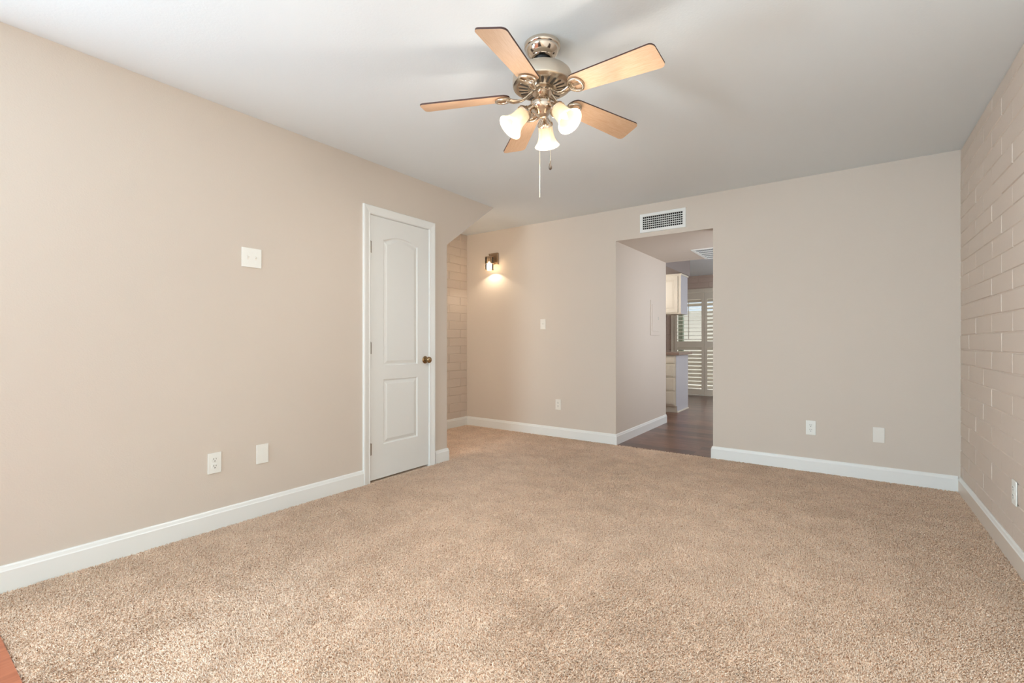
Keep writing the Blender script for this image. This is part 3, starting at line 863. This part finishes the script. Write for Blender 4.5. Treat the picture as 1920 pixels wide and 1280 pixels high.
b = MB(); b.bbox((-3.16, 7.09, 0.867), (-2.035, 7.82, 0.905), 0.006)
tag(b.build('countertop', M['counter']), 'brown laminate countertop on the kitchen base cabinets', 'countertop')
def wall_cabinet(x1, label, wd=0.42, end=False):
    x0 = x1 - wd; hw = wd / 2
    t = thing('wall_cabinet', ((x0 + x1) / 2, 7.384, 1.50), label, 'cabinet')
    b = MB(); b.box((-hw, 0.0, 0), (hw, 0.356, 0.595)); b.build('body', M['cab'], t)
    if end:
        b = MB(); b.box((hw, 0.0, 0.0), (hw + 0.005, 0.356, 0.595)); b.build('end_panel', M['cab_shade'], t)
    b = MB(); b.box((-hw, -0.022, 0.595), (hw + (0.018 if end else 0), 0.37, 0.619)); b.build('crown', M['cab'], t)
    b = MB(); cab_door(b, -hw + 0.018, hw - 0.045, 0.02, 0.575, 0); b.build('cabinet_door', M['cab'], t)
    return t
wall_cabinet(-2.095, 'cream kitchen wall cabinet with a raised panel door at the end of its row', end=True)
wall_cabinet(-2.517, 'cream kitchen wall cabinet next to the end one behind the passage wall')

t = thing('kitchen_fill_fixture', (-2.75, 6.55, 2.12), 'added unseen round fill light under the kitchen soffit behind the passage wall', 'added light')  # added fixture out of sight, holds the fill for the cabinet fronts
b = MB(); b.lathe([(0, 0), (0.15, 0), (0.155, -0.012), (0.145, -0.022), (0, -0.022)], 40); b.build('base', M['trim'], t)
b = MB(); b.lathe([(0.14, -0.022), (0.138, -0.045), (0.11, -0.068), (0.06, -0.08), (0, -0.083)], 40); b.build('diffuser', M['bulb'], t)
point_light('kitchen_fill_light', (-2.75, 6.55, 1.98), 9, (1.0, 0.97, 0.95), 0.10)

# kitchen far wall with shuttered glass doors
SX0, SX1, SZ = -2.90, -0.564, 2.055
b = MB()
kb = lambda u, z, d: (u, KY - d, z)
block_wall(b, kb, -4.7, SX0 - 0.03, 0, KH, seed=8)
block_wall(b, kb, SX1 + 0.03, 0.8, 0, KH, seed=9)
block_wall(b, kb, SX0 - 0.03, SX1 + 0.03, SZ + 0.03, KH, seed=10)
b.box((-4.7, KY + 0.0056, 0), (SX0 - 0.03, KY + 0.1, KH)); b.box((SX1 + 0.03, KY + 0.0056, 0), (0.8, KY + 0.1, KH)); b.box((SX0 - 0.03, KY + 0.0056, SZ + 0.03), (SX1 + 0.03, KY + 0.1, KH))
struct(b.build('wall_kitchen_far', M['kbrick']), 'painted block wall at the far end of the kitchen')
b = MB()
b.box((SX0 - 0.07, KY - 0.02, 0), (SX0, KY + 0.02, SZ + 0.07)); b.box((SX1, KY - 0.02, 0), (SX1 + 0.07, KY + 0.02, SZ + 0.07)); b.box((SX0, KY - 0.02, SZ), (SX1, KY + 0.02, SZ + 0.07))
win = struct(b.build('window_1', M['shutter']), 'tall shuttered glazing at the far end of the kitchen')
pw = (SX1 - SX0) / 4
for i in range(4):
    x0 = SX0 + i * pw + 0.002; x1 = x0 + pw - 0.004
    b = MB(); y0, y1 = KY - 0.03, KY
    b.box((x0, y0, 0.01), (x0 + 0.05, y1, SZ - 0.005)); b.box((x1 - 0.05, y0, 0.01), (x1, y1, SZ - 0.005))
    b.box((x0 + 0.05, y0, 0.01), (x1 - 0.05, y1, 0.125)); b.box((x0 + 0.05, y0, 0.955), (x1 - 0.05, y1, 1.075)); b.box((x0 + 0.05, y0, 1.915), (x1 - 0.05, y1, SZ - 0.005))
    sp = b.build('shutter_panel', M['shutter'], win)
    lv = MB()
    def louv(zc, ang):
        c_, s_ = math.cos(ang), math.sin(ang); hw = 0.036; th = 0.004
        yc = KY - 0.014
        pts = [(-hw, 0), (-hw * 0.6, th), (hw * 0.6, th), (hw, 0), (hw * 0.6, -th), (-hw * 0.6, -th)]
        lv.prism([(yc + u * c_ - v * s_, zc + u * s_ + v * c_) for u, v in pts], lambda u, v, d: (d, u, v), x0 + 0.052, x1 - 0.052)
    n1 = 11
    for k_ in range(n1): louv(1.115 + k_ * 0.077, math.radians(8 if i == 0 else 38) if k_ < 9 else math.radians(55))
    for k_ in range(11): louv(0.162 + k_ * 0.0765, math.radians(48))
    lv.build('louvers', M['shutter'], sp)
    b = MB(); b.box(((x0 + x1) / 2 - 0.006, KY - 0.062, 1.12), ((x0 + x1) / 2 + 0.006, KY - 0.054, 1.88)); b.build('tilt_rod', M['shutter'], sp)
b = MB(); b.box((SX0, KY + 0.055, 0.0), (SX1, KY + 0.061, SZ)); b.build('pane', M['glass'], win)
# patio outside
b = MB(); b.box((-6, KY + 0.1, -0.15), (3, KY + 6, -0.05)); struct(b.build('floor_patio', M['patio']), 'concrete patio outside the kitchen doors')
b = MB(); b.box((-6, KY + 3.4, -0.05), (3, KY + 3.5, 1.9)); struct(b.build('wall_patio', M['patio']), 'pale wall outside beyond the kitchen shutters')
b = MB(); b.box((-3.12, KY + 1.0, -0.05), (-3.02, KY + 1.1, 2.6)); tag(b.build('patio_post', M['post']), 'dark post outside, seen between the shutter louvers above the counter', 'post')

# ------------------------------------------------------------------ carpet pile
def carpet_pile():
    rng = np.random.default_rng(4)
    regs = [(XL + 0.012, 0.300, XR - 0.012, 1.7, 42000), (XL + 0.012, 1.7, XR - 0.012, 3.0, 34000), (XL + 0.012, 3.0, XR - 0.012, YF - 0.002, 24000), (XN + 0.012, 3.0, XL + 0.012, YF - 0.012, 20000), (-0.9, -0.6, XR - 0.012, 0.300, 9000)]
    P = []; S = []
    for x0, y0, x1, y1, dn in regs:
        n = int((x1 - x0) * (y1 - y0) * dn)
        q = np.empty((n, 2)); q[:, 0] = rng.uniform(x0, x1, n); q[:, 1] = rng.uniform(y0, y1, n)
        P.append(q); S.append(np.full(n, math.sqrt(34000 / dn)))
    P = np.vstack(P); S = np.hstack(S)
    keep = ~((P[:, 0] < XL - 0.0) & (P[:, 1] < 3.10) & (P[:, 0] > XL - 0.13))
    keep &= ~((P[:, 0] > XL - 0.14) & (P[:, 0] < XL + 0.02) & (P[:, 1] < 3.12))
    P = P[keep]; S = S[keep]; n = len(P)
    # lean direction drifts over the floor like brushed pile, plus individual scatter
    fx, fy = P[:, 0], P[:, 1]
    base = 1.3 * np.sin(1.7 * fx + 0.9 * fy) + 1.1 * np.sin(2.3 * fy - 1.1 * fx + 1.0) + 0.5 * np.sin(6.1 * fx + 4.3 * fy)
    th = base + rng.normal(0, 1.1, n)
    lean = rng.uniform(0.4, 1.6, n) * (0.8 + 0.25 * np.sin(3.1 * fx + 2 * fy))
    hgt = rng.uniform(0.007, 0.0115, n) * (0.9 + 0.1 * S)
    r = rng.uniform(0.0017, 0.0026, n) * S
    dx, dy = np.cos(th), np.sin(th)
    V = np.zeros((n, 7, 3))
    ph = rng.uniform(0, 2 * PI, n)
    for k in range(3):
        a = ph + k * 2 * PI / 3
        V[:, k, 0] = P[:, 0] + r * 0.8 * np.cos(a); V[:, k, 1] = P[:, 1] + r * 0.8 * np.sin(a); V[:, k, 2] = Z0
        a2 = a + 0.5
        V[:, 3 + k, 0] = P[:, 0] + r * np.cos(a2) + dx * lean * hgt * 0.45; V[:, 3 + k, 1] = P[:, 1] + r * np.sin(a2) + dy * lean * hgt * 0.45
        V[:, 3 + k, 2] = Z0 + hgt * 0.62
    V[:, 6, 0] = P[:, 0] + dx * lean * hgt * 0.95; V[:, 6, 1] = P[:, 1] + dy * lean * hgt * 0.95; V[:, 6, 2] = Z0 + hgt
    tri = []
    for k in range(3):
        k2 = (k + 1) % 3
        tri += [(k, k2, 3 + k2), (k, 3 + k2, 3 + k), (3 + k, 3 + k2, 6)]
    tri = np.array(tri)
    F = (tri[None] + 7 * np.arange(n)[:, None, None]).reshape(-1)
    V[:, :, 0] = np.clip(V[:, :, 0], XN + 0.006, XR - 0.006); V[:, :, 1] = np.clip(V[:, :, 1], -0.7, YF + 0.006)
    me = bpy.data.meshes.new('carpet_pile')
    me.vertices.add(7 * n); me.vertices.foreach_set('co', V.reshape(-1))
    nl = len(F); me.loops.add(nl); me.loops.foreach_set('vertex_index', F.astype(np.int32))
    npoly = nl // 3; me.polygons.add(npoly)
    me.polygons.foreach_set('loop_start', np.arange(0, nl, 3, dtype=np.int32))
    me.update(calc_edges=True)
    me.polygons.foreach_set('use_smooth', np.ones(npoly, bool))
    me.materials.append(M['carpet'])
    o = bpy.data.objects.new('carpet_pile', me); C.objects.link(o)
    tag(o, 'beige cut pile yarn covering the living room floor', 'carpet', kind='stuff')
carpet_pile()
